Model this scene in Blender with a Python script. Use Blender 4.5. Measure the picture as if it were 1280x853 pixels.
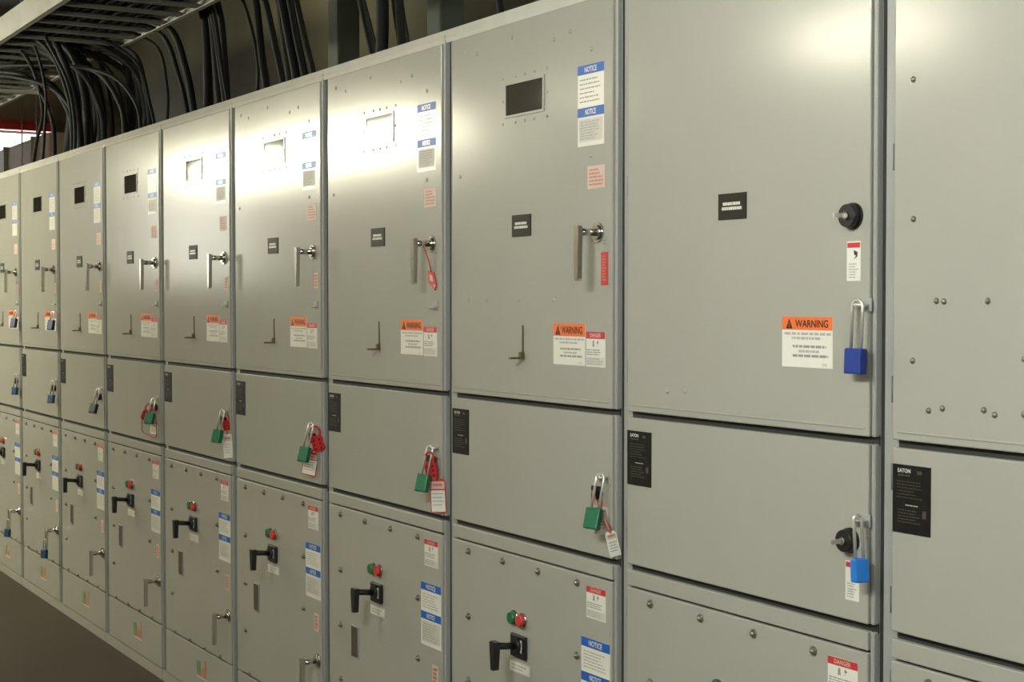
import bpy, bmesh, math, random
from mathutils import Vector, Matrix, Euler
random.seed(7)
for o in list(bpy.data.objects): bpy.data.objects.remove(o, do_unlink=True)
SC = bpy.context.scene
COL = SC.collection
PI = math.pi

# ------------------------------------------------------------------ camera
W = 0.914                       # width of one cabinet; cabinet k stands at x = -k*W .. -k*W+W, door fronts at y = 0
cam_d = bpy.data.cameras.new('camera'); cam = bpy.data.objects.new('camera', cam_d); COL.objects.link(cam)
cam.location = (2.2595, -2.2031, 1.7505)
YAW, PITCH, FPX = 1.03227, -0.02645, 1905.18
cam.rotation_euler = (PI/2 + PITCH, 0, YAW)
cam_d.sensor_fit = 'HORIZONTAL'; cam_d.sensor_width = 36.0; cam_d.lens = 36.0*FPX/1280.0
cam_d.clip_start = 0.05; cam_d.clip_end = 200
SC.camera = cam
# ------------------------------------------------------------------ world, exposure
w = bpy.data.worlds.new('world'); SC.world = w; w.use_nodes = True
w.node_tree.nodes['Background'].inputs[0].default_value = (0.9, 0.95, 1.0, 1); w.node_tree.nodes['Background'].inputs[1].default_value = 0.05
SC.view_settings.view_transform = 'Standard'; SC.view_settings.look = 'None'
SC.view_settings.gamma = 1.0; SC.view_settings.use_curve_mapping = False
SC.view_settings.exposure = 2.45
# ceiling luminaires of the aisle: (centre x, radiance, tint); radiance 0 = switched off
WARM = (1.0, 0.95, 0.72); COOL = (0.98, 1.0, 0.93)
LAMP_Y, LAMP_Z = -2.65, 3.02
LAMPS = [(4.2, .75, 16, COOL), (0.55, .75, 17, COOL), (-2.72, .45, 8, WARM), (-4.95, .35, 1.5, WARM), (-7.35, .65, 14, WARM),
         (-8.6, .58, 14, WARM), (-10.5, .95, 14, WARM)]

# ------------------------------------------------------------------ materials
def mat(name, col, rough=0.5, metal=0.0, spec=0.5, var=0.0, vscale=8.0, bump=0.0, bscale=30.0, coat=0.0, emit=None, estr=0.0, vec=(1, 1, 1)):
    m = bpy.data.materials.new(name); m.use_nodes = True
    nt = m.node_tree; b = nt.nodes['Principled BSDF']
    b.inputs['Base Color'].default_value = (*col, 1); b.inputs['Roughness'].default_value = rough
    b.inputs['Metallic'].default_value = metal; b.inputs['Specular IOR Level'].default_value = spec
    if coat: b.inputs['Coat Weight'].default_value = coat; b.inputs['Coat Roughness'].default_value = 0.1
    if emit: b.inputs['Emission Color'].default_value = (*emit, 1); b.inputs['Emission Strength'].default_value = estr
    if var or bump:
        tc = nt.nodes.new('ShaderNodeTexCoord'); mp = nt.nodes.new('ShaderNodeMapping'); mp.inputs['Scale'].default_value = vec
        nt.links.new(tc.outputs['Object'], mp.inputs[0])
    if var:
        n = nt.nodes.new('ShaderNodeTexNoise'); n.inputs['Scale'].default_value = vscale; n.inputs['Detail'].default_value = 4
        nt.links.new(mp.outputs[0], n.inputs['Vector'])
        r = nt.nodes.new('ShaderNodeValToRGB')
        r.color_ramp.elements[0].position = 0.3; r.color_ramp.elements[1].position = 0.7
        r.color_ramp.elements[0].color = (*[c*(1-var) for c in col], 1); r.color_ramp.elements[1].color = (*[min(1, c*(1+var)) for c in col], 1)
        nt.links.new(n.outputs['Fac'], r.inputs[0]); nt.links.new(r.outputs[0], b.inputs['Base Color'])
    if bump:
        n2 = nt.nodes.new('ShaderNodeTexNoise'); n2.inputs['Scale'].default_value = bscale; n2.inputs['Detail'].default_value = 2
        nt.links.new(mp.outputs[0], n2.inputs['Vector'])
        bp = nt.nodes.new('ShaderNodeBump'); bp.inputs['Strength'].default_value = bump; bp.inputs['Distance'].default_value = 0.01
        nt.links.new(n2.outputs['Fac'], bp.inputs['Height']); nt.links.new(bp.outputs[0], b.inputs['Normal'])
    return m
M = {}
M['door'] = mat('grey_enamel', (0.40, 0.395, 0.342), 0.18, spec=0.34, var=0.02, vscale=2.5, bump=0.05, bscale=3.0)
M['frame'] = mat('grey_enamel_frame', (0.35, 0.356, 0.335), 0.38, spec=0.4, var=0.03, vscale=4)
M['cap'] = mat('galvanised_cap', (0.66, 0.65, 0.58), 0.25, metal=0.0, spec=0.9, var=0.06, vscale=9)
M['gasket_and_shade'] = mat('dark_gasket_and_shade', (0.028, 0.028, 0.024), 0.7)  # rubber of the door gaskets, also the painted shade in the cabinet seams
M['dark'] = mat('hinge_dark', (0.14, 0.145, 0.135), 0.5)
M['glass'] = mat('dark_window_glass', (0.020, 0.018, 0.014), 0.05, spec=0.8)
M['white'] = mat('label_white', (0.82, 0.81, 0.72), 0.2)
M['offwhite'] = mat('label_offwhite', (0.62, 0.60, 0.52), 0.5)
M['greylab'] = mat('label_grey', (0.42, 0.42, 0.39), 0.5)
M['blueband'] = mat('label_blue', (0.02, 0.13, 0.50), 0.4)
M['orange'] = mat('label_orange', (0.85, 0.18, 0.04), 0.45)
M['red'] = mat('label_red', (0.60, 0.04, 0.045), 0.45)
M['fadered'] = mat('label_faded_red', (0.55, 0.22, 0.16), 0.5)
M['pink'] = mat('label_pink', (0.66, 0.50, 0.42), 0.5)
M['ink'] = mat('ink', (0.03, 0.015, 0.012), 0.5)
M['greyink'] = mat('ink_grey', (0.30, 0.29, 0.25), 0.5)
M['plate'] = mat('nameplate_brown', (0.022, 0.019, 0.013), 0.5, spec=0.2)
M['blackplate'] = mat('nameplate_black', (0.012, 0.011, 0.009), 0.5, spec=0.2, var=0.35, vscale=40)
M['plategrey'] = mat('nameplate_print', (0.075, 0.064, 0.05), 0.5)
M['chrome'] = mat('handle_chrome', (0.62, 0.60, 0.56), 0.18, metal=1.0)
M['steel'] = mat('shackle_steel', (0.82, 0.80, 0.75), 0.36, metal=0.75)
M['brass'] = mat('hook_olive', (0.17, 0.15, 0.065), 0.4, metal=0.6)
M['black'] = mat('black_plastic', (0.014, 0.013, 0.012), 0.4)
M['slot'] = mat('slot_olive', (0.085, 0.072, 0.045), 0.5)
M['btn_green'] = mat('button_green', (0.015, 0.16, 0.06), 0.3)
M['btn_red'] = mat('button_red', (0.60, 0.05, 0.04), 0.3)
M['green'] = mat('padlock_green', (0.008, 0.15, 0.065), 0.4)
M['dkgreen'] = mat('padlock_dark_green', (0.012, 0.035, 0.022), 0.4)
M['blue'] = mat('padlock_blue', (0.015, 0.045, 0.27), 0.4)
M['navy'] = mat('padlock_navy', (0.010, 0.022, 0.11), 0.45)
M['ltblue'] = mat('padlock_bright_blue', (0.02, 0.21, 0.70), 0.4)
M['teal'] = mat('padlock_slate_blue', (0.02, 0.07, 0.15), 0.4)
M['redmetal'] = mat('hasp_red', (0.52, 0.02, 0.025), 0.4)
M['greenpatch'] = mat('sticker_green', (0.20, 0.30, 0.12), 0.5)
M['screw'] = mat('screw_zinc', (0.30, 0.28, 0.22), 0.35, metal=0.7)
M['cable'] = mat('cable_black', (0.008, 0.009, 0.009), 0.6, spec=0.25)
M['tray'] = mat('tray_galvanised', (0.36, 0.36, 0.33), 0.5, metal=0.2, var=0.1, vscale=6)
M['rung'] = mat('rung_galvanised', (0.20, 0.20, 0.175), 0.55, metal=0.2, var=0.15, vscale=6)
M['floor'] = mat('floor_concrete', (0.054, 0.042, 0.022), 0.65, var=0.12, vscale=1.5, bump=0.05, bscale=20)
M['wall'] = mat('wall_dark', (0.10, 0.092, 0.052), 0.8, var=0.25, vscale=0.9)
M['wallopp'] = mat('wall_tan', (0.20, 0.185, 0.155), 0.7, var=0.08, vscale=0.6)
M['ceil'] = mat('ceiling_dark', (0.10, 0.095, 0.085), 0.85, var=0.15, vscale=0.7)
M['column'] = mat('column_green_grey', (0.17, 0.20, 0.17), 0.6, var=0.15, vscale=3)
M['duct'] = mat('duct_brown', (0.13, 0.095, 0.062), 0.6, var=0.15, vscale=3)
M['redbeam'] = mat('beam_red', (0.50, 0.025, 0.03), 0.55, var=0.15, vscale=3)
M['housing'] = mat('luminaire_white', (0.75, 0.75, 0.72), 0.45)
M['lampoff'] = mat('luminaire_diffuser_off', (0.80, 0.79, 0.74), 0.4)
M['daylight'] = mat('bright_window_pane', (0.8, 0.8, 0.8), 0.3, emit=(1.0, 1.0, 0.98), estr=1.3)
M['dimlight'] = mat('frosted_window_pane', (0.8, 0.8, 0.8), 0.3, emit=(1.0, 0.98, 0.85), estr=1.15)

# ------------------------------------------------------------------ mesh builder
class MB:
    def __init__(s): s.v, s.f, s.m, s.mats, s.smooth = [], [], [], [], []
    def mi(s, m):
        if m not in s.mats: s.mats.append(m)
        return s.mats.index(m)
    def add(s, vs, fs, m, smooth=False):
        b = len(s.v); s.v += [tuple(v) for v in vs]; k = s.mi(m)
        for f in fs: s.f.append(tuple(b+i for i in f)); s.m.append(k); s.smooth.append(smooth)
    def box(s, x0, x1, y0, y1, z0, z1, m):
        s.add([(x0, y0, z0), (x1, y0, z0), (x1, y1, z0), (x0, y1, z0), (x0, y0, z1), (x1, y0, z1), (x1, y1, z1), (x0, y1, z1)],
              [(0, 3, 2, 1), (4, 5, 6, 7), (0, 1, 5, 4), (1, 2, 6, 5), (2, 3, 7, 6), (3, 0, 4, 7)], m)
    def bbox(s, x0, x1, y0, y1, z0, z1, m, b=0.003, seg=2, mtx=None):
        bm = bmesh.new(); bmesh.ops.create_cube(bm, size=1)
        for v in bm.verts: v.co = Vector(((x0+x1)/2 + v.co.x*(x1-x0), (y0+y1)/2 + v.co.y*(y1-y0), (z0+z1)/2 + v.co.z*(z1-z0)))
        bmesh.ops.bevel(bm, geom=bm.edges[:], offset=b, segments=seg, affect='EDGES', profile=0.5)
        if mtx: bmesh.ops.transform(bm, matrix=mtx, verts=bm.verts)
        bm.verts.index_update()
        s.add([v.co[:] for v in bm.verts], [[v.index for v in f.verts] for f in bm.faces], m)
        bm.free()
    def rect(s, x0, x1, z0, z1, y, m):
        s.add([(x0, y, z0), (x1, y, z0), (x1, y, z1), (x0, y, z1)], [(0, 1, 2, 3)], m)
    def tube(s, pts, r, m, n=8, cap=True):
        pts = [Vector(p) for p in pts]; rs = r if isinstance(r, (list, tuple)) else [r]*len(pts)
        vs, fs = [], []; up = None
        for i, p in enumerate(pts):
            t = (pts[min(i+1, len(pts)-1)] - pts[max(i-1, 0)]).normalized()
            if up is None:
                a = Vector((0, 0, 1)) if abs(t.z) < 0.9 else Vector((1, 0, 0)); up = (a - t*a.dot(t)).normalized()
            else: up = (up - t*up.dot(t)).normalized()
            sd = t.cross(up)
            for k in range(n):
                a = 2*PI*k/n; vs.append(p + (up*math.cos(a) + sd*math.sin(a))*rs[i])
        for i in range(len(pts)-1):
            for k in range(n): fs.append((i*n+k, i*n+(k+1) % n, (i+1)*n+(k+1) % n, (i+1)*n+k))
        s.add(vs, fs, m, True)
        if cap:
            b = len(s.v) - len(vs); k = s.mi(m)
            s.f.append(tuple(b+i for i in range(n-1, -1, -1))); s.m.append(k); s.smooth.append(False)
            s.f.append(tuple(b+(len(pts)-1)*n+i for i in range(n))); s.m.append(k); s.smooth.append(False)
    def cyl(s, p0, p1, r, m, n=16, r2=None): s.tube([p0, p1], [r, r if r2 is None else r2], m, n)
    def dome(s, x, z, r, h, m, n=10, y=0.0):
        pts = [(x, y+0.002, z)] + [(x, y-h*math.sin(a), z) for a in (0, 0.5, 1.0, 1.35)]
        s.tube(pts, [r] + [r*math.cos(a) for a in (0, 0.5, 1.0, 1.35)], m, n)
    def prism(s, poly, y0, y1, m):            # polygon in x,z extruded in y
        n = len(poly)
        vs = [(x, y0, z) for x, z in poly] + [(x, y1, z) for x, z in poly]
        s.add(vs, [tuple(range(n)), tuple(range(2*n-1, n-1, -1))] + [(i, n+i, n+(i+1) % n, (i+1) % n) for i in range(n)], m)
    def text(s, t, x0, x1, z0, z1, y, m, bold=0.0):
        vs, fs = text_mesh(t)
        mx0 = min(v[0] for v in vs); mx1 = max(v[0] for v in vs); mz0 = min(v[1] for v in vs); mz1 = max(v[1] for v in vs)
        s.add([(x0+(v[0]-mx0)/(mx1-mx0)*(x1-x0), y, z0+(v[1]-mz0)/(mz1-mz0)*(z1-z0)) for v in vs], fs, m)
    def mesh(s, name):
        me = bpy.data.meshes.new(name); me.from_pydata(s.v, [], s.f)
        for m in s.mats: me.materials.append(M[m])
        me.polygons.foreach_set('material_index', s.m); me.polygons.foreach_set('use_smooth', s.smooth); me.update()
        return me
_txt = {}
def text_mesh(t):
    if t not in _txt:
        c = bpy.data.curves.new('t', 'FONT'); c.body = t; c.offset = 0.02; c.resolution_u = 3
        o = bpy.data.objects.new('t', c); COL.objects.link(o)
        bpy.context.view_layer.update()
        me = o.evaluated_get(bpy.context.evaluated_depsgraph_get()).to_mesh()
        _txt[t] = ([tuple(v.co[:2]) for v in me.vertices], [tuple(p.vertices) for p in me.polygons])
        o.to_mesh_clear(); bpy.data.objects.remove(o); bpy.data.curves.remove(c)
    return _txt[t]
def link(name, me, parent=None, **kw):
    o = bpy.data.objects.new(name, me); COL.objects.link(o)
    if parent is not None: o.parent = parent
    for k, v in kw.items(): o[k] = v
    return o
def empty(name, loc, rot=(0, 0, 0), **kw):
    o = bpy.data.objects.new(name, None); COL.objects.link(o); o.location = loc; o.rotation_euler = rot; o.empty_display_size = 0.1
    for k, v in kw.items(): o[k] = v
    return o
def put(o, label, category, group=None):
    o['label'] = label; o['category'] = category
    if group: o['group'] = group
    return o

# ------------------------------------------------------------------ the hall
def struct(name, x0, x1, y0, y1, z0, z1, m):
    b = MB(); b.box(x0, x1, y0, y1, z0, z1, m); return link(name, b.mesh(name), kind='structure')
XL, XR, YF, YB, HC = -16.4, 8.0, -5.4, 3.4, 5.2
fl = struct('floor', XL, XR, YF, YB, -0.1, 0.0, 'floor'); fl['label'] = 'dark brown concrete floor of the aisle'; fl['category'] = 'floor'
struct('ceiling', XL, XR, YF, YB, HC, HC+0.1, 'ceil')
struct('wall_back', XL, XR, YB, YB+0.1, 0, HC, 'wall')
struct('wall_front', XL, XR, YF-0.1, YF, 0, HC, 'wallopp')
struct('wall_right', XR, XR+0.1, YF, YB, 0, HC, 'wallopp')
WY0, WY1, WZ0, WZ1 = 0.9, 2.95, 3.1, 3.78
WIN2 = (-4.95, -3.75, 1.96, 3.3)
b = MB()                                      # end wall with openings for the two windows
y0_, y1_, z0_, z1_ = WIN2
for (ya, yb, za, zb) in ((YF, y0_, 0, HC), (y0_, y1_, 0, z0_), (y0_, y1_, z1_, HC), (y1_, WY0, 0, HC), (WY1, YB, 0, HC), (WY0, WY1, 0, WZ0), (WY0, WY1, WZ1, HC)):
    b.box(XL-0.1, XL, ya, yb, za, zb, 'wallopp' if yb < 0.95 else 'wall')
link('wall_left', b.mesh('wall_left'), kind='structure')
def end_window(nm, ya, yb, za, zb, label, glow):
    win = empty(nm, (XL, (ya+yb)/2, za), kind='structure'); win['label'] = label; win['category'] = 'window'
    h = (yb-ya)/2; d = zb-za
    b = MB(); b.box(-0.06, -0.05, -h, h, 0, d, glow); link('pane', b.mesh('pane'), win)
    b = MB(); b.box(-0.09, 0.02, -h, -h+0.04, 0, d, 'housing'); b.box(-0.09, 0.02, h-0.04, h, 0, d, 'housing'); b.box(-0.09, 0.02, -h+0.04, h-0.04, 0, 0.04, 'housing'); b.box(-0.09, 0.02, -h+0.04, h-0.04, d-0.04, d, 'housing')
    link('window_frame', b.mesh('window_frame'), win)
end_window('window_1', WY0, WY1, WZ0, WZ1, 'glaring white high window at the far end of the hall', 'daylight')
end_window('window_2', *WIN2, 'bright window at the end of the aisle, seen only mirrored in the doors', 'dimlight')

# steel columns along the back wall (I sections)
def column(x, y, label):
    b = MB()
    b.bbox(x-0.09, x+0.09, y-0.09, y+0.09, 0, HC-0.01, 'column', .012, 2); b.box(x-.16, x+.16, y-.16, y+.16, 0, .02, 'column'); b.box(x-.16, x+.16, y-.16, y+.16, HC-.03, HC-.005, 'column')
    put(link('steel_column', b.mesh('steel_column')), label, 'column', 'steel columns behind the cabinets')
column(-8.02, 2.5, 'dark green-grey steel column behind the cabinets, between the two cable bundles')
column(-6.45, 2.5, 'dark green-grey steel column behind the cabinets, right of all the hanging cables')

# brown duct and red beam at the far end
e = put(empty('air_duct', (-14.4, 1.75, 3.0)), 'brown boxy duct running behind the cabinets under the bright window', 'duct')
b = MB(); b.bbox(-1.85, 1.8, -0.25, 0.25, -0.25, 0.367, 'duct', 0.01); link('duct_body', b.mesh('duct_body'), e)
for x in (-1.2, 0.0, 1.2):
    b = MB(); b.box(x-0.02, x+0.02, -0.275, 0.275, -0.275, 0.38, 'duct'); link('duct_flange', b.mesh('duct_flange'), e)
for x in (-0.9, 0.9):
    b = MB()
    for s_ in (-1, 1): b.cyl((x, s_*0.29, -0.3), (x, s_*0.29, HC-3.0), 0.008, 'column', 6)
    b.box(x-0.02, x+0.02, -0.3, 0.3, -0.3, -0.276, 'column'); link('duct_hanger', b.mesh('duct_hanger'), e)
b = MB(); y0, y1, zb = 0.6, 2.42, 3.74
b.box(-16.12, -15.98, y0, y1, zb, zb+0.012, 'redbeam'); b.box(-16.12, -15.98, y0, y1, zb+0.088, zb+0.10, 'redbeam'); b.box(-16.055, -16.045, y0, y1, zb+0.012, zb+0.088, 'redbeam')
b.cyl((-16.05, 0.7, zb+0.09), (-16.05, 0.7, HC), 0.01, 'redbeam', 6); b.cyl((-16.05, 2.35, zb+0.09), (-16.05, 2.35, HC), 0.01, 'redbeam', 6)
put(link('steel_beam', b.mesh('steel_beam')), 'red painted steel beam above the bright window at far left', 'beam')

# ------------------------------------------------------------------ luminaires (recessed-type troffers hung over the aisle)
def luminaire(e, hx, nm, rod):
    """hung fixture: slim housing with a fat tubular diffuser below"""
    b = MB(); b.bbox(-hx-0.02, hx+0.02, -0.05, 0.05, 0.0, 0.09, 'housing', .008, 1)
    for sx in (-1, 1): b.cyl((sx*hx, 0, -.085), (sx*(hx+.02), 0, -.085), .095, 'housing', 20)
    link('housing', b.mesh('housing'), e)
    b = MB(); b.cyl((-hx, 0, -.085), (hx, 0, -.085), .085, nm, 20); link('diffuser', b.mesh('diffuser'), e)
    b = MB(); b.cyl((0, 0, 0), (0, 0, rod-.09), 0.006, 'housing', 6); me = b.mesh('suspension_rod')
    for sx in (-0.8, 0.8): link('suspension_rod', me, e).location = (sx*hx, 0, .09)
M['added_hall_glow'] = mat('added_hall_lamp_glow', (0.8, 0.8, 0.8), 0.4, emit=WARM, estr=4.0)  # unseen hall lamps, added to brighten the tray, cables and back wall
for k, (x, hx, rad, tint) in enumerate(LAMPS):
    nm = 'lamp_glow_%d' % k
    M[nm] = M['lampoff'] if rad == 0 else mat(nm, (0.8, 0.8, 0.8), 0.4, emit=tint, estr=rad)
    e = empty('aisle_luminaire', (x, LAMP_Y, LAMP_Z))
    put(e, 'white ceiling luminaire %s over the aisle, outside the picture' % (
        ['at the far right end', 'right of the camera', 'nearest left of the camera', 'almost burnt out, second from camera', 'third left of the camera', 'fourth left of the camera', 'fifth and last to the left'][k]), 'light', 'ceiling luminaires over the aisle')
    luminaire(e, hx, nm, HC-LAMP_Z)
for x, lab in ((-3.2, 'added unseen luminaire behind the cabinets to light the cable tray, nearer one'), (-9.5, 'added unseen luminaire behind the cabinets to light the cable tray, farther one')):
    e = put(empty('added_hall_luminaire', (x, 2.1, 4.75)), lab, 'light', 'added luminaires over the hall behind the cabinets')
    luminaire(e, 0.60, 'added_hall_glow', HC-4.75)

# ------------------------------------------------------------------ label and fitting templates (cabinet-local coordinates, door front at y = 0)
T1, T2, T3 = -0.0008, -0.0012, -0.0016        # sheet, print, second print
def lines(b, x0, x1, z0, z1, n, m, seed, y=T2, hfrac=0.5, ragged=True):
    r = random.Random(seed); step = (z1-z0)/n
    for i in range(n):
        zc = z1 - step*(i+0.5); x = x0; end = x1 - (r.random()*0.35*(x1-x0) if ragged else 0)
        while x < end:
            wd = (0.05 + 0.16*r.random())*(x1-x0); xe = min(x+wd, end)
            b.rect(x, xe, zc-step*hfrac/2, zc+step*hfrac/2, y, m); x = xe + 0.025*(x1-x0)
TPL = {}
def tpl(name, fn):
    if name not in TPL:
        b = MB(); fn(b); TPL[name] = b.mesh(name.split(':')[0])
    return TPL[name]
def sheet(b, x0, x1, z0, z1, m): b.box(x0, x1, T1, 0.0005, z0, z1, m)

def notice(b, x0, x1, z0, z1, zb, seed, lower='offwhite'):
    sheet(b, x0, x1, z0, z1, 'white')
    H = 0.024; w_ = x1-x0
    b.rect(x0, x1, z1-H, z1, T2, 'blueband'); b.text('NOTICE', x0+w_*0.27, x1-w_*0.27, z1-H*0.8, z1-H*0.2, T3, 'white')
    b.rect(x0, x1, zb-H, zb, T2, 'blueband'); b.text('NOTICE', x0+w_*0.30, x1-w_*0.30, zb-H*0.8, zb-H*0.2, T3, 'white')
    lines(b, x0+w_*.08, x1-w_*.08, zb+0.010, z1-H-0.008, 6, 'greyink', seed, hfrac=0.28)
    b.rect(x0+w_*.06, x1-w_*.06, z0+0.012, zb-H-0.006, T2, lower)
    lines(b, x0+w_*.10, x1-w_*.10, z0+0.016, zb-H-0.01, 7, 'greylab', seed+1, y=T3, hfrac=0.4)
def warning(b, x0, x1, z0, z1, hz):
    sheet(b, x0, x1, z0, z1, 'white'); w_ = x1-x0
    b.rect(x0, x1, z1-hz, z1, T2, 'orange')
    tx = x0+w_*.15; b.add([(tx-hz*.38, T3, z1-hz*.9), (tx+hz*.38, T3, z1-hz*.9), (tx, T3, z1-hz*.15)], [(0, 1, 2)], 'ink')
    b.text('!', tx-hz*.035, tx+hz*.035, z1-hz*.82, z1-hz*.42, T3-0.0003, 'orange')
    b.text('WARNING', x0+w_*.27, x1-w_*.08, z1-hz*.80, z1-hz*.22, T3, 'ink')
    zt = z1-hz; hh = zt-z0
    for i, (a, c, zz, mm) in enumerate([(.05, .97, .10, 'greylab'), (.20, .78, .22, 'greylab'), (.22, .88, .44, 'greyink'), (.34, .74, .57, 'greylab'), (.22, .92, .69, 'greyink')]):
        lines(b, x0+w_*a, x0+w_*c, zt-hh*(zz+.045), zt-hh*(zz-.045), 1, mm, 30+i, hfrac=0.75, ragged=False)
    b.rect(x0+w_*.80, x0+w_*.90, z0+hh*.05, z0+hh*.13, T2, 'offwhite')
def danger(b, x0, x1, z0, z1, hz, seed, hand=True):
    sheet(b, x0, x1, z0, z1, 'white'); w_ = x1-x0
    b.rect(x0, x1, z1-hz, z1, T2, 'red'); b.text('DANGER', x0+w_*.22, x1-w_*.22, z1-hz*.8, z1-hz*.2, T3, 'pink')
    zt = z1-hz; hh = zt-z0
    b.prism([(x0+w_*.34, zt-hh*.28), (x0+w_*.44, zt-hh*.28), (x0+w_*.42, zt-hh*.06), (x0+w_*.36, zt-hh*.06)], T2, T1, 'greyink')      # standing figure
    b.prism([(x0+w_*.54, zt-hh*.28), (x0+w_*.60, zt-hh*.17), (x0+w_*.54, zt-hh*.15), (x0+w_*.60, zt-hh*.05), (x0+w_*.66, zt-hh*.14), (x0+w_*.62, zt-hh*.17)], T2, T1, 'greyink')   # bolt
    lines(b, x0+w_*.04, x1-w_*.14, z0+hh*.40, z0+hh*.64, 3, 'greyink', seed, hfrac=.5)
    b.rect(x0+w_*.02, x1-w_*.04, z0+hh*.05, z0+hh*.34, T2, 'offwhite'); lines(b, x0+w_*.06, x1-w_*.10, z0+hh*.07, z0+hh*.33, 3, 'greylab', seed+2, y=T3)
def keytag(b, x0, x1, z0, z1):
    sheet(b, x0, x1, z0, z1, 'white'); w_ = x1-x0; h_ = z1-z0
    b.rect(x0+w_*.04, x1-w_*.04, z1-h_*.16, z1-h_*.03, T2, 'red')
    b.prism([(x0+w_*.52, z1-h_*.46), (x0+w_*.68, z1-h_*.36), (x0+w_*.54, z1-h_*.34), (x0+w_*.50, z1-h_*.22), (x0+w_*.78, z1-h_*.27), (x0+w_*.76, z1-h_*.38)], T2, T1, 'ink')
    lines(b, x0+w_*.14, x1-w_*.12, z0+h_*.06, z0+h_*.46, 6, 'greylab', 5)
def handle(b, x, z, ln):
    b.cyl((x, 0.0, z), (x, -0.006, z), 0.026, 'chrome', 20); b.cyl((x, -0.006, z), (x, -0.012, z), 0.019, 'chrome', 16)
    b.cyl((x, -0.012, z), (x, -0.058, z), 0.0095, 'chrome', 12)
    prof = [(-0.012, 0.016), (-0.008, 0.004), (-0.0095, -ln*.5), (-0.008, -ln+0.006), (-0.004, -ln), (0.004, -ln), (0.008, -ln+0.006), (0.0095, -ln*.5), (0.012, 0.004), (0.010, 0.016)]
    b.prism([(x+px, z+pz) for px, pz in prof], -0.070, -0.056, 'chrome')
def hook(b):
    b.prism([(.458, 1.592), (.466, 1.592), (.4645, 1.622), (.4625, 1.682), (.461, 1.682), (.459, 1.622)], -0.004, 0, 'brass')
    b.box(.455, .469, -0.044, 0, 1.588, 1.594, 'brass'); b.box(.456, .468, -0.012, 0, 1.594, 1.608, 'brass')
def vwindow(b):
    x0, x1, z0, z1 = .369, .565, 2.272, 2.357
    b.box(x0-.007, x1+.007, -0.003, 0, z0-.007, z0, 'door'); b.box(x0-.007, x1+.007, -0.003, 0, z1, z1+.007, 'door')
    b.box(x0-.007, x0, -0.003, 0, z0, z1, 'door'); b.box(x1, x1+.007, -0.003, 0, z0, z1, 'door')
    b.box(x0, x1, -0.001, 0.0005, z0, z1, 'glass')
    for x in (x0-.02, x0+.05, x0+.10, x0+.15, x1+.02):
        for z in (z0-.022, z1+.022): b.dome(x, z, .0045, .003, 'door', 8)
    for x in (x0-.02, x1+.02): b.dome(x, (z0+z1)/2, .0045, .003, 'door', 8)
def plate_upper(b, x0=.404, x1=.503, z0=1.930, z1=1.990):
    b.box(x0, x1, -0.003, 0, z0, z1, 'plate'); w_ = x1-x0; h_ = z1-z0
    for i, (a, c, zz) in enumerate([(.18, .80, .60), (.14, .86, .42)]):
        r = random.Random(i+3); x = x0+w_*a
        while x < x0+w_*c:
            wd = w_*(.03+.04*r.random()); b.rect(x, min(x+wd, x0+w_*c), z0+h_*(zz-.06), z0+h_*(zz+.06), -.0035, 'white'); x += wd+w_*.012
def plate_mid(b):
    x0, x1, z0, z1 = .052, .152, 1.292, 1.427; w_ = x1-x0; h_ = z1-z0
    b.box(x0, x1, -0.002, 0, z0, z1, 'blackplate')
    b.text('EATON', x0+w_*.14, x0+w_*.48, z1-h_*.115, z1-h_*.055, -.0024, 'white')
    lines(b, x0+w_*.15, x0+w_*.46, z1-h_*.165, z1-h_*.14, 1, 'plategrey', 2, y=-.0024, ragged=False, hfrac=.9)
    b.rect(x0+w_*.66, x0+w_*.78, z1-h_*.12, z1-h_*.07, -.0024, 'plategrey')
    lines(b, x0+w_*.12, x0+w_*.80, z0+h_*.50, z0+h_*.78, 6, 'plategrey', 8, y=-.0024, hfrac=.22)
    lines(b, x0+w_*.35, x0+w_*.68, z0+h_*.40, z0+h_*.43, 1, 'greylab', 9, y=-.0024, hfrac=.6, ragged=False)
    lines(b, x0+w_*.15, x0+w_*.75, z0+h_*.14, z0+h_*.36, 5, 'plategrey', 10, y=-.0024, hfrac=.3)
    b.rect(x0+w_*.80, x0+w_*.90, z0+h_*.25, z0+h_*.36, -.0024, 'plategrey')
def keyhub(b, x, z, r=.023):
    b.cyl((x, 0.001, z), (x, -0.006, z), r*1.05, 'black', 20); b.cyl((x, -0.006, z), (x, -0.022, z), r, 'black', 20, r*.9)
    b.box(x-.0015, x+.0015, -.055, -.022, z-.0045, z+.0045, 'steel'); b.cyl((x, -.022, z), (x, -.027, z), .009, 'chrome', 12)
def smallhub(b, x, z):
    b.cyl((x, 0.001, z), (x, -0.012, z), .017, 'black', 16); b.box(x-.009, x+.009, -.020, -.012, z-.018, z+.018, 'black')
def staple(b, x, z):
    b.tube([(x-.012, 0.001, z), (x-.012, -.014, z), (x-.008, -.02, z), (x+.008, -.02, z), (x+.012, -.014, z), (x+.012, 0.001, z)], .0035, 'steel', 8)
    b.box(x-.022, x+.022, -.002, 0, z-.013, z+.013, 'frame')
def ophandle(b):
    b.bbox(.404, .486, -.010, 0, .748, .813, 'black', .004)
    b.cyl((.447, -.010, .783), (.447, -.022, .783), .022, 'black', 18); b.cyl((.447, -.022, .783), (.447, -.082, .790), .010, 'black', 12)
    b.prism([(.434, .803), (.462, .803), (.462, .782), (.456, .724), (.440, .724), (.434, .782)], -.094, -.076, 'black')
    b.box(.462, .470, -.012, -.010, .765, .800, 'offwhite')
def oplabel(b):
    sheet(b, .388, .498, .702, .733, 'offwhite'); b.rect(.392, .494, .706, .729, T2, 'white'); lines(b, .40, .485, .708, .727, 2, 'greylab', 4, y=T3)
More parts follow.
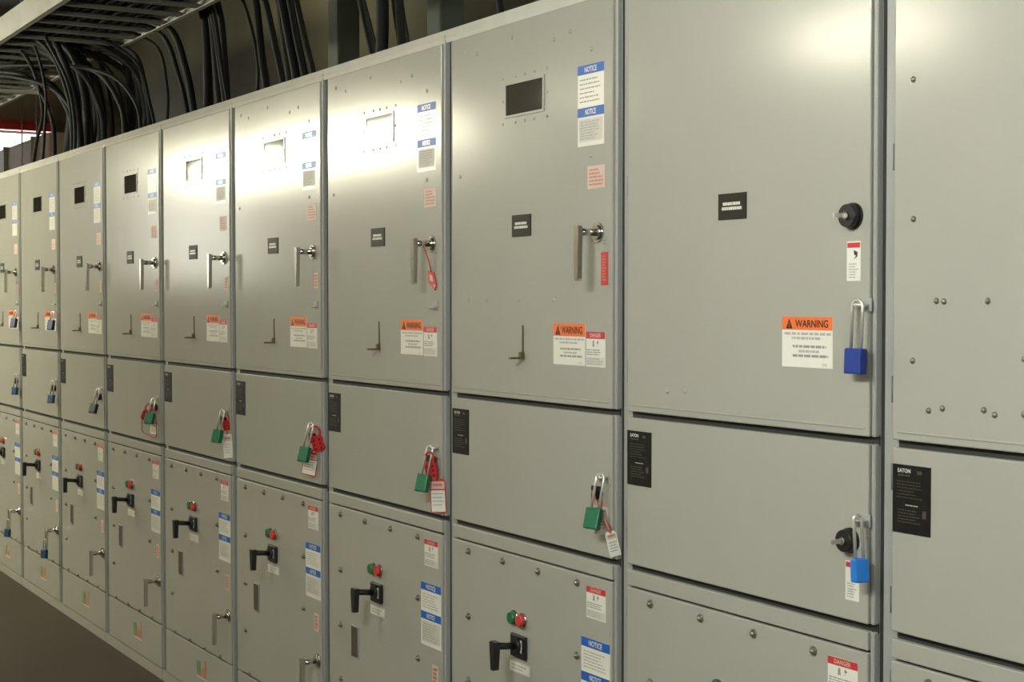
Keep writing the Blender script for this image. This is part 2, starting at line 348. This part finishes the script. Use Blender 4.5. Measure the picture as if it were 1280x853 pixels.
def button(b, x, z, m):
    b.cyl((x, 0.001, z), (x, -.006, z), .021, 'chrome', 18); b.cyl((x, -.006, z), (x, -.018, z), .0185, m, 18, .016)
def slotp(b):
    b.box(.236, .296, -.003, 0, .525, .637, 'frame'); b.box(.241, .291, -.0036, 0, .530, .632, 'slot')
def screw(b):
    b.cyl((0, 0.001, 0), (0, -.003, 0), .0105, 'screw', 10); b.dome(0, 0, .0075, .008, 'screw', 8, -.003)
def rivet(b): b.dome(0, 0, .0062, .0035, 'door', 8)
def hinge(b):
    b.cyl((.0405, .012, 0), (.0405, .012, .053), .0055, 'dark', 10)
def pinklab(b, x0, x1, z0, z1, seed):
    sheet(b, x0, x1, z0, z1, 'pink'); lines(b, x0+.008, x1-.008, z0+.006, z1-.006, 5, 'fadered', seed, hfrac=.5)
def bigred(b):
    sheet(b, .846, .878, 1.790, 1.875, 'red'); lines(b, .852, .872, 1.80, 1.868, 9, 'fadered', 6, hfrac=.45)
def fadelab(b):
    sheet(b, .838, .874, 1.795, 1.850, 'pink'); lines(b, .842, .870, 1.80, 1.846, 4, 'fadered', 6, hfrac=.65, ragged=False)
def redtag(b):
    b.prism([(.812, 1.845), (.848, 1.838), (.868, 1.800), (.858, 1.782), (.838, 1.796), (.814, 1.805)], -.004, -.0005, 'red')
    b.prism([(.824, 1.832), (.842, 1.828), (.850, 1.808), (.828, 1.812)], -.0046, -.004, 'pink'); b.prism([(.846, 1.804), (.860, 1.798), (.856, 1.788)], -.0046, -.004, 'pink')
    b.tube([(.833, -.03, 1.915), (.834, -.012, 1.875), (.832, -.003, 1.838)], .0018, 'red', 6)
def hasp_small(b):
    b.box(.838, .874, -.004, 0, 1.722, 1.748, 'frame'); b.tube([(.846, 0, 1.730), (.846, -.016, 1.730), (.866, -.016, 1.730), (.866, 0, 1.730)], .003, 'steel', 6)
def redlow(b):
    sheet(b, .832, .872, .555, .620, 'pink'); lines(b, .838, .866, .562, .614, 4, 'fadered', 12, hfrac=.6)
def footsticker(b):
    sheet(b, .47, .60, .118, .124, 'pink')
    b.prism([(.555, .13), (.59, .13), (.59, .195), (.570, .205), (.565, .165), (.555, .16)], T2, 0, 'fadered'); b.box(.525, .545, T2, 0, .13, .165, 'fadered'); b.box(.47, .515, T2, 0, .13, .19, 'greenpatch')

def cap_mesh(b):
    x0, x1 = 0.0, W
    prof = [(.010, 2.533), (.006, 2.545), (.016, 2.574), (.95, 2.574), (.95, 2.545), (.03, 2.545), (.03, 2.533)]
    n = len(prof)
    b.add([(x0, y, z) for y, z in prof] + [(x1, y, z) for y, z in prof], [tuple(range(n-1, -1, -1)), tuple(range(n, 2*n))] + [(i, (i+1) % n, n+(i+1) % n, n+i) for i in range(n)], 'cap')
ZU0, ZU1, ZM0, ZM1, ZR0, ZR1, ZL0, ZL1 = 1.474, 2.530, 1.091, 1.459, 1.037, 1.076, .254, 1.032
DX0, DX1 = .048, .896
def cabinet(k, label):
    c = put(empty('switchgear_cabinet', (-k*W, 0, 0)), label, 'cabinet', 'grey switchgear cabinets standing in a row')
    P = lambda nm, key, fn, par=c, **kw: link(nm, tpl(key, fn), par, **kw)
    def body(b): b.bbox(.004, .910, .020, .95, .0, 2.545, 'frame', .003, 1)
    P('cabinet_body', 'cabinet_body', body)
    def gask(b):
        b.box(.050, .9095, .0165, .0195, -.0115, .0115, 'gasket_and_shade')
    for zg in ((ZM1+ZU0)/2, (ZR1+ZM0)/2): P('door_gasket', 'door_gasket', gask).location.z = zg
    def gask2(b):
        b.box(.050, .894, .0165, .0195, -.0065, .0065, 'gasket_and_shade')
    for zg in ((ZL1+ZR0)/2, .25): P('door_gasket', 'door_gasket:2', gask2).location.z = zg
    P('seam_shade_strip', 'seam_shade_strip', lambda b: b.box(.9098, .9182, .0212, .030, .02, 2.53, 'gasket_and_shade'))  # dark strip standing in for the shade deep in the seam
    P('top_cap', 'top_cap', cap_mesh)
    for i, (za, zb) in enumerate(((ZU0, 2.556), (ZM0, ZM1), (.048, ZR1))):
        P('corner_post', 'corner_post:%d' % i, lambda b: b.bbox(.8985, .9095, .005, .0198, za, zb, 'frame', .002, 1))
    def kick(b): b.box(.004, .910, -.004, .0195, 0, .046, 'door')
    P('kick_plate', 'kick_plate', kick)
    def door(z0, z1):
        return lambda b: (b.bbox(DX0, DX1, 0, .0165, z0, z1, 'door', .0028, 2))
    up = P('upper_door', 'upper_door', door(ZU0, ZU1)); mi = P('middle_door', 'middle_door', door(ZM0, ZM1))
    P('fixed_rail', 'fixed_rail', door(ZR0, ZR1)); lo = P('lower_door', 'lower_door', door(ZL0, ZL1)); bp = P('base_panel', 'base_panel', door(.050, .246))
    P('door_hem', 'door_hem', lambda b: b.bbox(.062, .885, -.0016, .001, 1.488, 1.493, 'door', .0012, 1), up)
    for d_, zs in ((up, (2.010, 1.547)), (mi, (1.372, 1.125)), (lo, (.955, .35))):
        for z in zs: o = P('hinge', 'hinge', hinge, d_); o.location.z = z
    def at(nm, key, fn, par, pts):
        for x, z in pts: o = P(nm, key, fn, par); o.location = (x, 0, z)
    rv = random.Random(k)
    P('nameplate', 'nameplate:mid', plate_mid, mi, label='black nameplate with small white lettering')
    scr = [(x, 1.006) for x in (.150, .349, .541, .737)] + [(x, z) for x in (.150, .737) for z in (.812, .62, .43)]
    at('screw', 'screw', screw, lo, scr)
    at('screw', 'screw', screw, bp, [(x, .240) for x in ()])
    at('screw', 'screw', screw, lo, [(x, .262) for x in (.185, .385, .57, .765)])
    if k == 0:
        at('rivet', 'rivet:0', lambda b: b.dome(0, 0, .0066, .006, 'screw', 8), up, [(.099, 2.182), (.102, 1.910), (.163, 1.750), (.182, 1.749), (.289, 1.750), (.102, 1.633), (.145, 1.538), (.180, 1.544), (.282, 1.547), (.308, 1.540), (.375, 2.20), (.375, 1.645), (.375, 1.545), (.45, 1.75), (.55, 1.545)])
        P('nameplate', 'nameplate:0', lambda b: plate_upper(b, .42, .518, 1.934, 1.993), up)
        return c, up, mi, lo
    P('danger_label', 'danger_label:low', lambda b: danger(b, .781, .870, .923, 1.006, .016, 21), lo)
    P('notice_label', 'notice_label:low', lambda b: notice(b, .757, .890, .672, .869, .778, 60), lo)
    P('caution_label', 'caution_label:low', redlow, lo)
    P('operating_handle', 'operating_handle', ophandle, lo, label='black rotary operating handle on a square plate')
    P('handle_label', 'handle_label', oplabel, lo)
    P('push_button', 'push_button:g', lambda b: button(b, .416, .856, 'btn_green'), lo, label='green push button')
    P('push_button', 'push_button:r', lambda b: button(b, .462, .856, 'btn_red'), lo, label='red push button')
    P('viewing_slot', 'viewing_slot', slotp, lo)
    P('door_handle', 'door_handle:low', lambda b: handle(b, .866, .452, .115), lo, label='chrome lever handle')
    P('sticker', 'sticker', footsticker, bp)
    if k == 1:
        P('nameplate', 'nameplate:1', lambda b: plate_upper(b, .412, .510, 1.935, 1.994), up, label='dark nameplate with two lines of white lettering')
        P('key_lock', 'key_lock:1', lambda b: keyhub(b, .850, 1.924, .026), up, label='round black key lock'); P('key_label', 'key_label:1', lambda b: keytag(b, .831, .871, 1.791, 1.872), up)
        P('warning_label', 'warning_label:1', lambda b: warning(b, .632, .790, 1.608, 1.716, .028), up, label='white label with orange WARNING header')
        at('rivet', 'rivet', rivet, up, [(.216, 1.532), (.285, 1.536)])
        P('hasp', 'hasp:1', lambda b: staple(b, .882, 1.742), up)
        P('key_lock', 'key_lock:2', lambda b: keyhub(b, .846, 1.257, .025), mi, label='round black key lock'); P('key_label', 'key_label:2', lambda b: keytag(b, .832, .872, 1.133, 1.214), mi)
        P('hasp', 'hasp:2', lambda b: staple(b, .882, 1.303), mi)
        return c, up, mi, lo
    P('viewing_window', 'viewing_window', vwindow, up, label='small rectangular dark viewing window')
    P('notice_label', 'notice_label:up', lambda b: notice(b, .737, .859, 2.152, 2.362, 2.252, 50), up, label='white label with two blue header bands')
    P('caution_label', 'caution_label:up', lambda b: pinklab(b, .783, .863, 2.040, 2.099, 70), up)
    P('nameplate', 'nameplate:up', plate_upper, up)
    P('door_handle', 'door_handle:up', lambda b: handle(b, .833, 1.926, .125), up, label='chrome lever handle hanging straight down')
    P('hook', 'hook', hook, up)
    P('warning_label', 'warning_label', lambda b: warning(b, .619, .773, 1.580, 1.690, .034), up, label='white label with orange WARNING header')
    P('danger_label', 'danger_label', lambda b: danger(b, .778, .866, 1.579, 1.670, .018, 40), up)
    P('caution_label', 'caution_label:h%d' % min(k, 4), bigred if k == 2 else fadelab if k != 3 else redtag, up)
    if k != 2: P('hasp', 'hasp:s', hasp_small, up)
    P('lock_hub', 'lock_hub', lambda b: smallhub(b, .840, 1.256), mi); P('hasp', 'hasp:m', lambda b: staple(b, .862, 1.298), mi)
    at('rivet', 'rivet', rivet, up, [(.12, 2.49), (.20, 2.47), (.40, 2.49), (.62, 2.45), (.70, 2.46), (.80, 2.40), (.80, 2.125), (.10, 2.12), (.86, 1.90)][:(9 if k < 5 else 0)])
    at('rivet', 'rivet', rivet, up, [(.15, 1.752), (.26, 1.752), (.44, 1.752), (.62, 1.752)][:(4 if k == 2 else 0)])
    return c, up, mi, lo
CL = {0: 'grey cabinet with plain riveted upper door, nearest the camera at the right edge',
      1: 'grey cabinet with round black key locks, a deep blue and a bright blue padlock',
      2: 'grey cabinet with dark viewing window and vertical red label beside its handle',
      3: 'grey cabinet with red hasp and long red-edged white tag under its green padlock',
      4: 'grey cabinet whose green padlock hangs in front of a red hasp and slanted white tag',
      5: 'grey cabinet with glaring white window reflection and narrow white tag under its green padlock',
      6: 'grey cabinet with a red hasp and red cord loop around its green padlock',
      7: 'grey cabinet with a very dark green padlock on its middle door',
      8: 'grey cabinet with three blue padlocks, second from the left edge of the photo',
      9: 'grey cabinet cut off by the left edge of the photo, farthest in the row'}
CAB = {k: cabinet(k, CL[k]) for k in range(10)}

# ------------------------------------------------------------------ padlocks, hasps and tags (hang from the doors: things of their own)
def padlock(k, x, y, z, m, label, bw=.040, bh=.052, sh=.085, yaw=25, out=.028, lean=0, sr=.0035, gap=.022):
    """x,y,z = top of the shackle, inside of the bow; body hangs below and leans out from the door"""
    e = put(empty('padlock', (-k*W+x, y, z), (math.atan2(-out, sh+bh/2)*-1*-1, math.radians(lean), math.radians(yaw)), ), label, 'padlock', 'padlocks on the cabinet doors')
    e.rotation_mode = 'XYZ'
    b = MB(); b.bbox(-bw/2, bw/2, -.0105, .0105, -sh-bh, -sh, m, .003, 2); b.cyl((0, 0, -sh-bh-.0006), (0, 0, -sh-bh+.001), .007, 'steel', 10)
    bo = link('lock_body', b.mesh('lock_body'), e)
    g = gap/2
    pts = [(-g, 0, -sh-.004), (-g, 0, -g)] + [(-g*math.cos(a), 0, -g+g*math.sin(a)) for a in [PI*i/8 for i in range(1, 8)]] + [(g, 0, -g), (g, 0, -sh-.004)]
    b = MB(); b.tube(pts, sr, 'steel', 8); link('shackle', b.mesh('shackle'), e)
    return e
def tag(k, x, y, z, w_, h_, label, yaw=20, lean=0, head='red', tilt=0, border=True):
    e = put(empty('lockout_tag', (-k*W+x, y, z), (math.radians(tilt), math.radians(lean), math.radians(yaw))), label, 'tag', 'white tags hanging with the padlocks')
    b = MB(); c = .006
    poly = [(-w_/2, -h_), (w_/2, -h_), (w_/2, -c), (w_/2-c, 0), (-w_/2+c, 0), (-w_/2, -c)]
    b.prism(poly, -.0008, .0008, 'red' if border else 'white')
    for s_ in (-1, 1):
        y_ = s_*.0011
        def q(x0, x1, z0, z1, m, dy=0):
            yy = y_+s_*dy
            vs = [(x0, yy, z0), (x1, yy, z0), (x1, yy, z1), (x0, yy, z1)]; b.add(vs, [(0, 1, 2, 3) if s_ < 0 else (3, 2, 1, 0)], m)
        q(-w_/2+.003, w_/2-.003, -h_+.003, -h_*.34, 'white'); q(-w_/2+.003, w_/2-.003, -h_*.30, -.008, 'pink')
        for i in range(4): q(-w_*.36, w_*(.34-.08*(i % 2)), -h_*(.44+.11*i)-.0015, -h_*(.44+.11*i)+.0015, 'greylab', .0003)
        q(-w_*.30, w_*.30, -h_*.22, -h_*.14, 'fadered', .0003)
    link('tag_sheet', b.mesh('tag_sheet'), e)
    b = MB(); b.tube([(0, -.001, -.006), (.001, -.004, .004), (.002, .0, .014), (.001, .004, .004), (0, .001, -.006)], .0014, 'redmetal', 6); link('tag_loop', b.mesh('tag_loop'), e)
    return e
def red_hasp(k, x, y, z, label, yaw=20, lean=0, s=1.0):
    e = put(empty('lockout_hasp', (-k*W+x, y, z), (0, math.radians(lean), math.radians(yaw))), label, 'hasp', 'red lockout hasps')
    b = MB()
    pts = [(.017*s*math.cos(a), 0, -.018*s+.018*s*math.sin(a)) for a in [2*PI*i/14 for i in range(15)]]
    b.tube(pts, .0035*s, 'redmetal', 8, cap=False); link('jaw', b.mesh('jaw'), e)
    b = MB()
    b.prism([(-.014*s, -.030*s), (.014*s, -.030*s), (.022*s, -.042*s), (.022*s, -.074*s), (.016*s, -.080*s), (-.016*s, -.080*s), (-.022*s, -.074*s), (-.022*s, -.042*s)], -.003, .003, 'redmetal')
    for q in range(3):                          # six lock holes with raised rims
        for sx in (-1, 1):
            b.cyl((sx*.0105*s, .0042, (-.044-.0135*q)*s), (sx*.0105*s, -.0042, (-.044-.0135*q)*s), .0055*s, 'redmetal', 10); b.cyl((sx*.0105*s, .0046, (-.044-.0135*q)*s), (sx*.0105*s, -.0046, (-.044-.0135*q)*s), .0036*s, 'black', 8)
    link('hasp_body', b.mesh('hasp_body'), e)
    return e
# cabinet 1
def spline(pts, n=7):
    P_ = [Vector(p) for p in pts]; P_ = [P_[0]*2-P_[1]] + P_ + [P_[-1]*2-P_[-2]]; out = []
    for i in range(1, len(P_)-2):
        for j in range(n):
            t = j/n; a, b_, c_, d_ = P_[i-1], P_[i], P_[i+1], P_[i+2]
            out.append(.5*((2*b_) + (c_-a)*t + (2*a-5*b_+4*c_-d_)*t*t + (3*b_-a-3*c_+d_)*t**3))
    return out + [P_[-2]]
padlock(1, .884, -.020, 1.752, 'blue', 'deep blue padlock with long shackle on the upper door beside the WARNING label', .046, .052, .098, 2, .006, 0, gap=.028)
padlock(1, .897, -.030, 1.318, 'ltblue', 'bright sky-blue padlock hanging over the lower black key lock', .033, .048, .088, 78, .010, 0, gap=.018)
# cabinets 2..9: middle door locks
padlock(2, .876, -.020, 1.308, 'green', 'green padlock with long bare shackle nearest the key-locked cabinet', .042, .054, .088, 25, .034, 2)
tag(2, .872, -.016, 1.225, .034, .072, 'white tag hanging edge-on right behind the nearest green padlock', 62, 0, border=False)
e = tag(2, .905, -.012, 1.165, .030, .066, 'narrow pinkish-white tag dangling over the seam right of the nearest green padlock', 70, -14, border=False)
bpy.context.view_layer.update(); inv = e.matrix_world.inverted()
b = MB(); b.tube([inv @ Vector((-2*W+px, py, pz)) for px, py, pz in ((.846, -.026, 1.262), (.868, -.034, 1.243), (.884, -.026, 1.21), (.897, -.018, 1.185), (.905, -.012, 1.163))], .0042, 'fadered', 6); link('tag_strap', b.mesh('tag_strap'), e)
padlock(3, .858, -.020, 1.304, 'green', 'green padlock beside a red hasp with a long white tag under it', .042, .054, .090, 25, .034, 2)
red_hasp(3, .862, -.028, 1.285, 'red lockout hasp between green padlock and long white red-edged tag', 25, -10)
tag(3, .888, -.012, 1.205, .052, .104, 'long white tag with red edge hanging below the red hasp', 38, -3)
padlock(4, .858, -.020, 1.312, 'green', 'green padlock hanging in front of a slanted white tag', .042, .054, .090, 28, .036, 3)
red_hasp(4, .872, -.016, 1.300, 'large bright red lockout hasp behind a green padlock', 30, -16, 1.15)
tag(4, .842, -.012, 1.205, .058, .085, 'white tag slanting out from under the green padlock and bright red hasp', 40, 10)
padlock(5, .864, -.020, 1.304, 'green', 'green padlock with narrow white tag, under the glaring white window', .044, .054, .085, 25, .030, 2)
red_hasp(5, .868, -.012, 1.285, 'small dark red hasp behind the green padlock with narrow tag', 35, -10, .85)
tag(5, .888, -.012, 1.205, .040, .098, 'narrow white tag hanging behind the green padlock, reaching the dark gap', 45, -4, border=False)
padlock(6, .866, -.020, 1.300, 'green', 'green padlock circled by a red cord loop', .046, .052, .070, 32, .030, 0)
e = red_hasp(6, .858, -.036, 1.272, 'red lockout hasp with red cord hanging in a loop below it', 40, 22, 1.0)
bpy.context.view_layer.update(); inv = e.matrix_world.inverted()
b = MB(); b.tube(spline([inv @ Vector((-6*W+px, py, pz)) for px, py, pz in ((.800, -.055, 1.225), (.785, -.05, 1.18), (.775, -.045, 1.140), (.815, -.03, 1.128), (.868, -.012, 1.120), (.876, -.012, 1.17), (.872, -.014, 1.22), (.868, -.016, 1.27))], 5), .0022, 'redmetal', 6); link('cord', b.mesh('cord'), e)
tag(6, .838, -.010, 1.178, .062, .046, 'small pale tag lying inside the red cord loop', 15, 3, border=False)
padlock(7, .872, -.020, 1.300, 'dkgreen', 'very dark green padlock hanging below a pale hasp', .044, .050, .080, 25, .030, 3)
padlock(8, .870, -.020, 1.300, 'teal', 'slate-blue padlock on the middle door, left of the dark green one', .042, .048, .080, 28, .015, 0)
padlock(8, .880, -.020, 1.690, 'navy', 'deep blue padlock over the WARNING label of the second cabinet from the left', .042, .056, .050, 28, .015, 0)
padlock(8, .866, -.072, .405, 'teal', 'slate-blue padlock low by the door handle of the second cabinet from the left', .040, .048, .060, 28, .005, 0)
padlock(9, .890, -.020, 1.300, 'teal', 'slate-blue padlock on the middle door at the left edge', .042, .048, .080, 28, .010, 0)
padlock(9, .892, -.020, 1.690, 'navy', 'deep blue padlock over the WARNING label at the left edge', .042, .056, .050, 28, .015, 0)
padlock(9, .872, -.072, .405, 'teal', 'slate-blue padlock low by the door handle at the left edge', .040, .048, .060, 28, .005, 0)

# ------------------------------------------------------------------ overhead cable ladder
TX0, TX1, TY0, TY1, TZ = -13.5, 0.6, 0.0, 0.74, 3.40
tr = put(empty('cable_ladder_tray', ((TX0+TX1)/2, (TY0+TY1)/2, TZ)), 'grey galvanised ladder cable tray running above the cabinets', 'cable tray')
cx_, cy_ = (TX0+TX1)/2, (TY0+TY1)/2
for s_ in (-1, 1):
    y = s_*(TY1-TY0)/2; L = (TX1-TX0)/2
    b = MB(); b.box(-L, L, y-.004, y+.004, 0, .15, 'tray'); b.box(-L, L, min(y, y-s_*.03), max(y, y-s_*.03), 0, .004, 'tray'); b.box(-L, L, min(y, y-s_*.03), max(y, y-s_*.03), .146, .15, 'tray')
    link('side_rail', b.mesh('side_rail'), tr)
b = MB(); b.bbox(-.017, .017, -.36, .36, .006, .030, 'rung', .004, 1); rung = b.mesh('rung')
x = TX0+.2
while x < TX1:
    o = link('rung', rung, tr); o.location = (x-cx_, 0, 0); x += .30
b = MB()
b.cyl((0, -.40, -.02), (0, -.40, HC-TZ), .008, 'tray', 6); b.cyl((0, .40, -.02), (0, .40, HC-TZ), .008, 'tray', 6); b.box(-.02, .02, -.43, .43, -.024, -.001, 'tray'); hg = b.mesh('hanger')
for x in (-12.5, -10.0, -3.0, -.5):
    o = link('hanger', hg, tr); o.location = (x-cx_, 0, 0)

# cables: leave the ladder sideways, bend down and enter the cabinet tops
def cable(x, y, r, label, zb=3.36, dx=0.0, run=.5, y0=.12, bulge=0.0, over=False, sl=0.0):
    if over: pts = [(x-sl-run-.9, y0, TZ+.05+r), (x-sl-run*.6, y0+.15, TZ+.10), (x-sl*1.2-run*.3, .60, TZ+.20), (x-sl*1.2-.05, y-.06, TZ+.23), (x-sl+bulge*.5, y+.01, TZ+.06), (x-sl*.4+dx*.4+bulge, y+.02, 3.10), (x+dx*.8+bulge*.6, y+.02, 2.82), (x+dx, y, 2.56)]
    else: pts = [(x-run-.9, y0, TZ+.05+r), (x-run-.3, y0+.02, TZ+.05+r), (x-run*.5, (y0+y)/2, TZ+.06), (x-.06, y-.05, zb), (x+dx*.3+bulge, y+.02, zb-.28), (x+dx*.8+bulge*.6, y+.02, 2.82), (x+dx, y, 2.56)]
    b = MB(); b.tube(spline(pts), r, 'cable', 7)
    return put(link('power_cable', b.mesh('power_cable')), label, 'cable', 'black cables dropping from the ladder tray')
BUND = [  # x, y, radii, spread, over the rail, label
    (-7.72, .32, (.013, .010, .013, .012), .20, 0, 'black cable dropping in front of the bright window at far left'),
    (-7.80, .46, (.030, .034, .034, .030, .024), .05, 0, 'thick black cable in the massive bundle beside the bright window'),
    (-7.85, .60, (.012, .012, .010), .13, 0, 'thin black cable crossing the white gap right of the massive bundle'),
    (-7.86, .69, (.024, .022, .022, .018, .012), .09, 0, 'black cable in the leaning bundle above the farthest dark windows'),
    (-7.56, .84, (.024, .024, .022, .022, .018, .012), .07, 0, 'black cable in the dense drop left of the single thin cable'),
    (-6.38, .90, (.026, .026, .024, .024, .020, .020, .012), .055, .06, 'black cable in the tall dense bundle above the glaring windows'),
    (-5.45, .90, (.022, .018), .03, .30, 'black cable of the pair just right of the looping thin cable'),
    (-5.06, .90, (.026, .024, .020, .014), .05, .22, 'black cable in the spreading bundle left of the steel column'),
    (-4.28, .90, (.022, .016), .03, .30, 'black cable of the slanting pair just right of the steel column'),
    (-3.98, .90, (.030, .030, .020), .05, .08, 'black cable of the last fork, farthest right'),
    (-3.05, .90, (.016, .014), .03, .10, 'short stub of black cable above the cabinet with the red label')]
ORD = ['leftmost', 'second from left', 'third from left', 'fourth from left', 'fifth from left', 'sixth from left', 'seventh from left']
rr = random.Random(3)
for (x, y, rs, sp, ov, lab) in BUND:
    for i, r in enumerate(rs):
        u = (i-(len(rs)-1)/2)
        cable(x+u*sp+rr.uniform(-.01, .01), y+rr.uniform(-.05, .04), r, lab + ', ' + (ORD[i] if i < len(rs)-1 else 'rightmost'), 3.34+rr.uniform(-.10, .06), dx=(u*sp*.8+rr.uniform(-.05, .12) if ov else u*sp*1.2+rr.uniform(-.12, .12)), run=rr.uniform(.25, .8), y0=rr.uniform(.06, .3), over=bool(ov), sl=ov*rr.uniform(.7, 1.2), bulge=rr.uniform(-.05, .05))
cable(-7.14, .86, .011, 'single thin black cable hanging apart, left of the tall dense bundle', 3.38, dx=-.03, run=.35)
cable(-6.05, .90, .010, 'single thin black cable bowing out in a wide loop', 3.40, dx=.20, run=.25, bulge=.26, over=True)
cable(-6.75, .82, .022, 'black cable slanting from the ladder into the tall dense bundle', 3.42, dx=.30, run=.4)
cable(-6.85, .80, .016, 'thinner black cable slanting beside another into the tall dense bundle', 3.40, dx=.36, run=.5)
cable(-8.0, .60, .010, 'single thin black cable drooping alone near the left bundles', 3.30, dx=.10, run=.5)
def droop(x, y, r, sag, label):
    pts = [(x-2.2, .10, TZ+.06), (x-1.4, .16, TZ-.02-sag*.3), (x-.75, y-.22, TZ-.05-sag*.7), (x-.25, y-.08, TZ-.14-sag), (x-.03, y, 3.0-sag*.3), (x+.03, y+.01, 2.78), (x+.02, y, 2.56)]
    b = MB(); b.tube(spline(pts), r, 'cable', 7); put(link('power_cable', b.mesh('power_cable')), label, 'cable', 'black cables dropping from the ladder tray')
for i, (x, y, r, sg) in enumerate(((-7.95, .36, .016, .02), (-7.78, .44, .022, .06), (-7.62, .42, .014, .12), (-7.50, .56, .020, .00), (-7.25, .62, .018, .05), (-7.05, .66, .012, .10))):
    droop(x, y, r, sg, 'black cable sagging in a long arc below the ladder, %s' % ((ORD[i] + ' of six') if i < 5 else 'rightmost of six'))
# cables lying on the ladder
for i in range(9):
    y = .10 + .065*i; b = MB(); r = .018
    pts = [(TX0+.3, y, TZ+.03+r), (-9.5, y+rr.uniform(-.02, .02), TZ+.03+r), (-6.5, y+rr.uniform(-.02, .02), TZ+.03+r), (-3.0, y, TZ+.03+r), (TX1-.3-.25*i, y, TZ+.03+r)]
    b.tube(spline(pts, 5), r, 'cable', 7); put(link('tray_cable', b.mesh('tray_cable')), 'black cable lying lengthwise on the ladder tray, %s' % ('nearest the front rail' if i == 0 else 'nearest the rear rail' if i == 8 else ['second', 'third', 'fourth', 'fifth', 'sixth', 'seventh', 'eighth'][i-1] + ' from the front rail'), 'cable', 'black cables lying on the ladder tray')
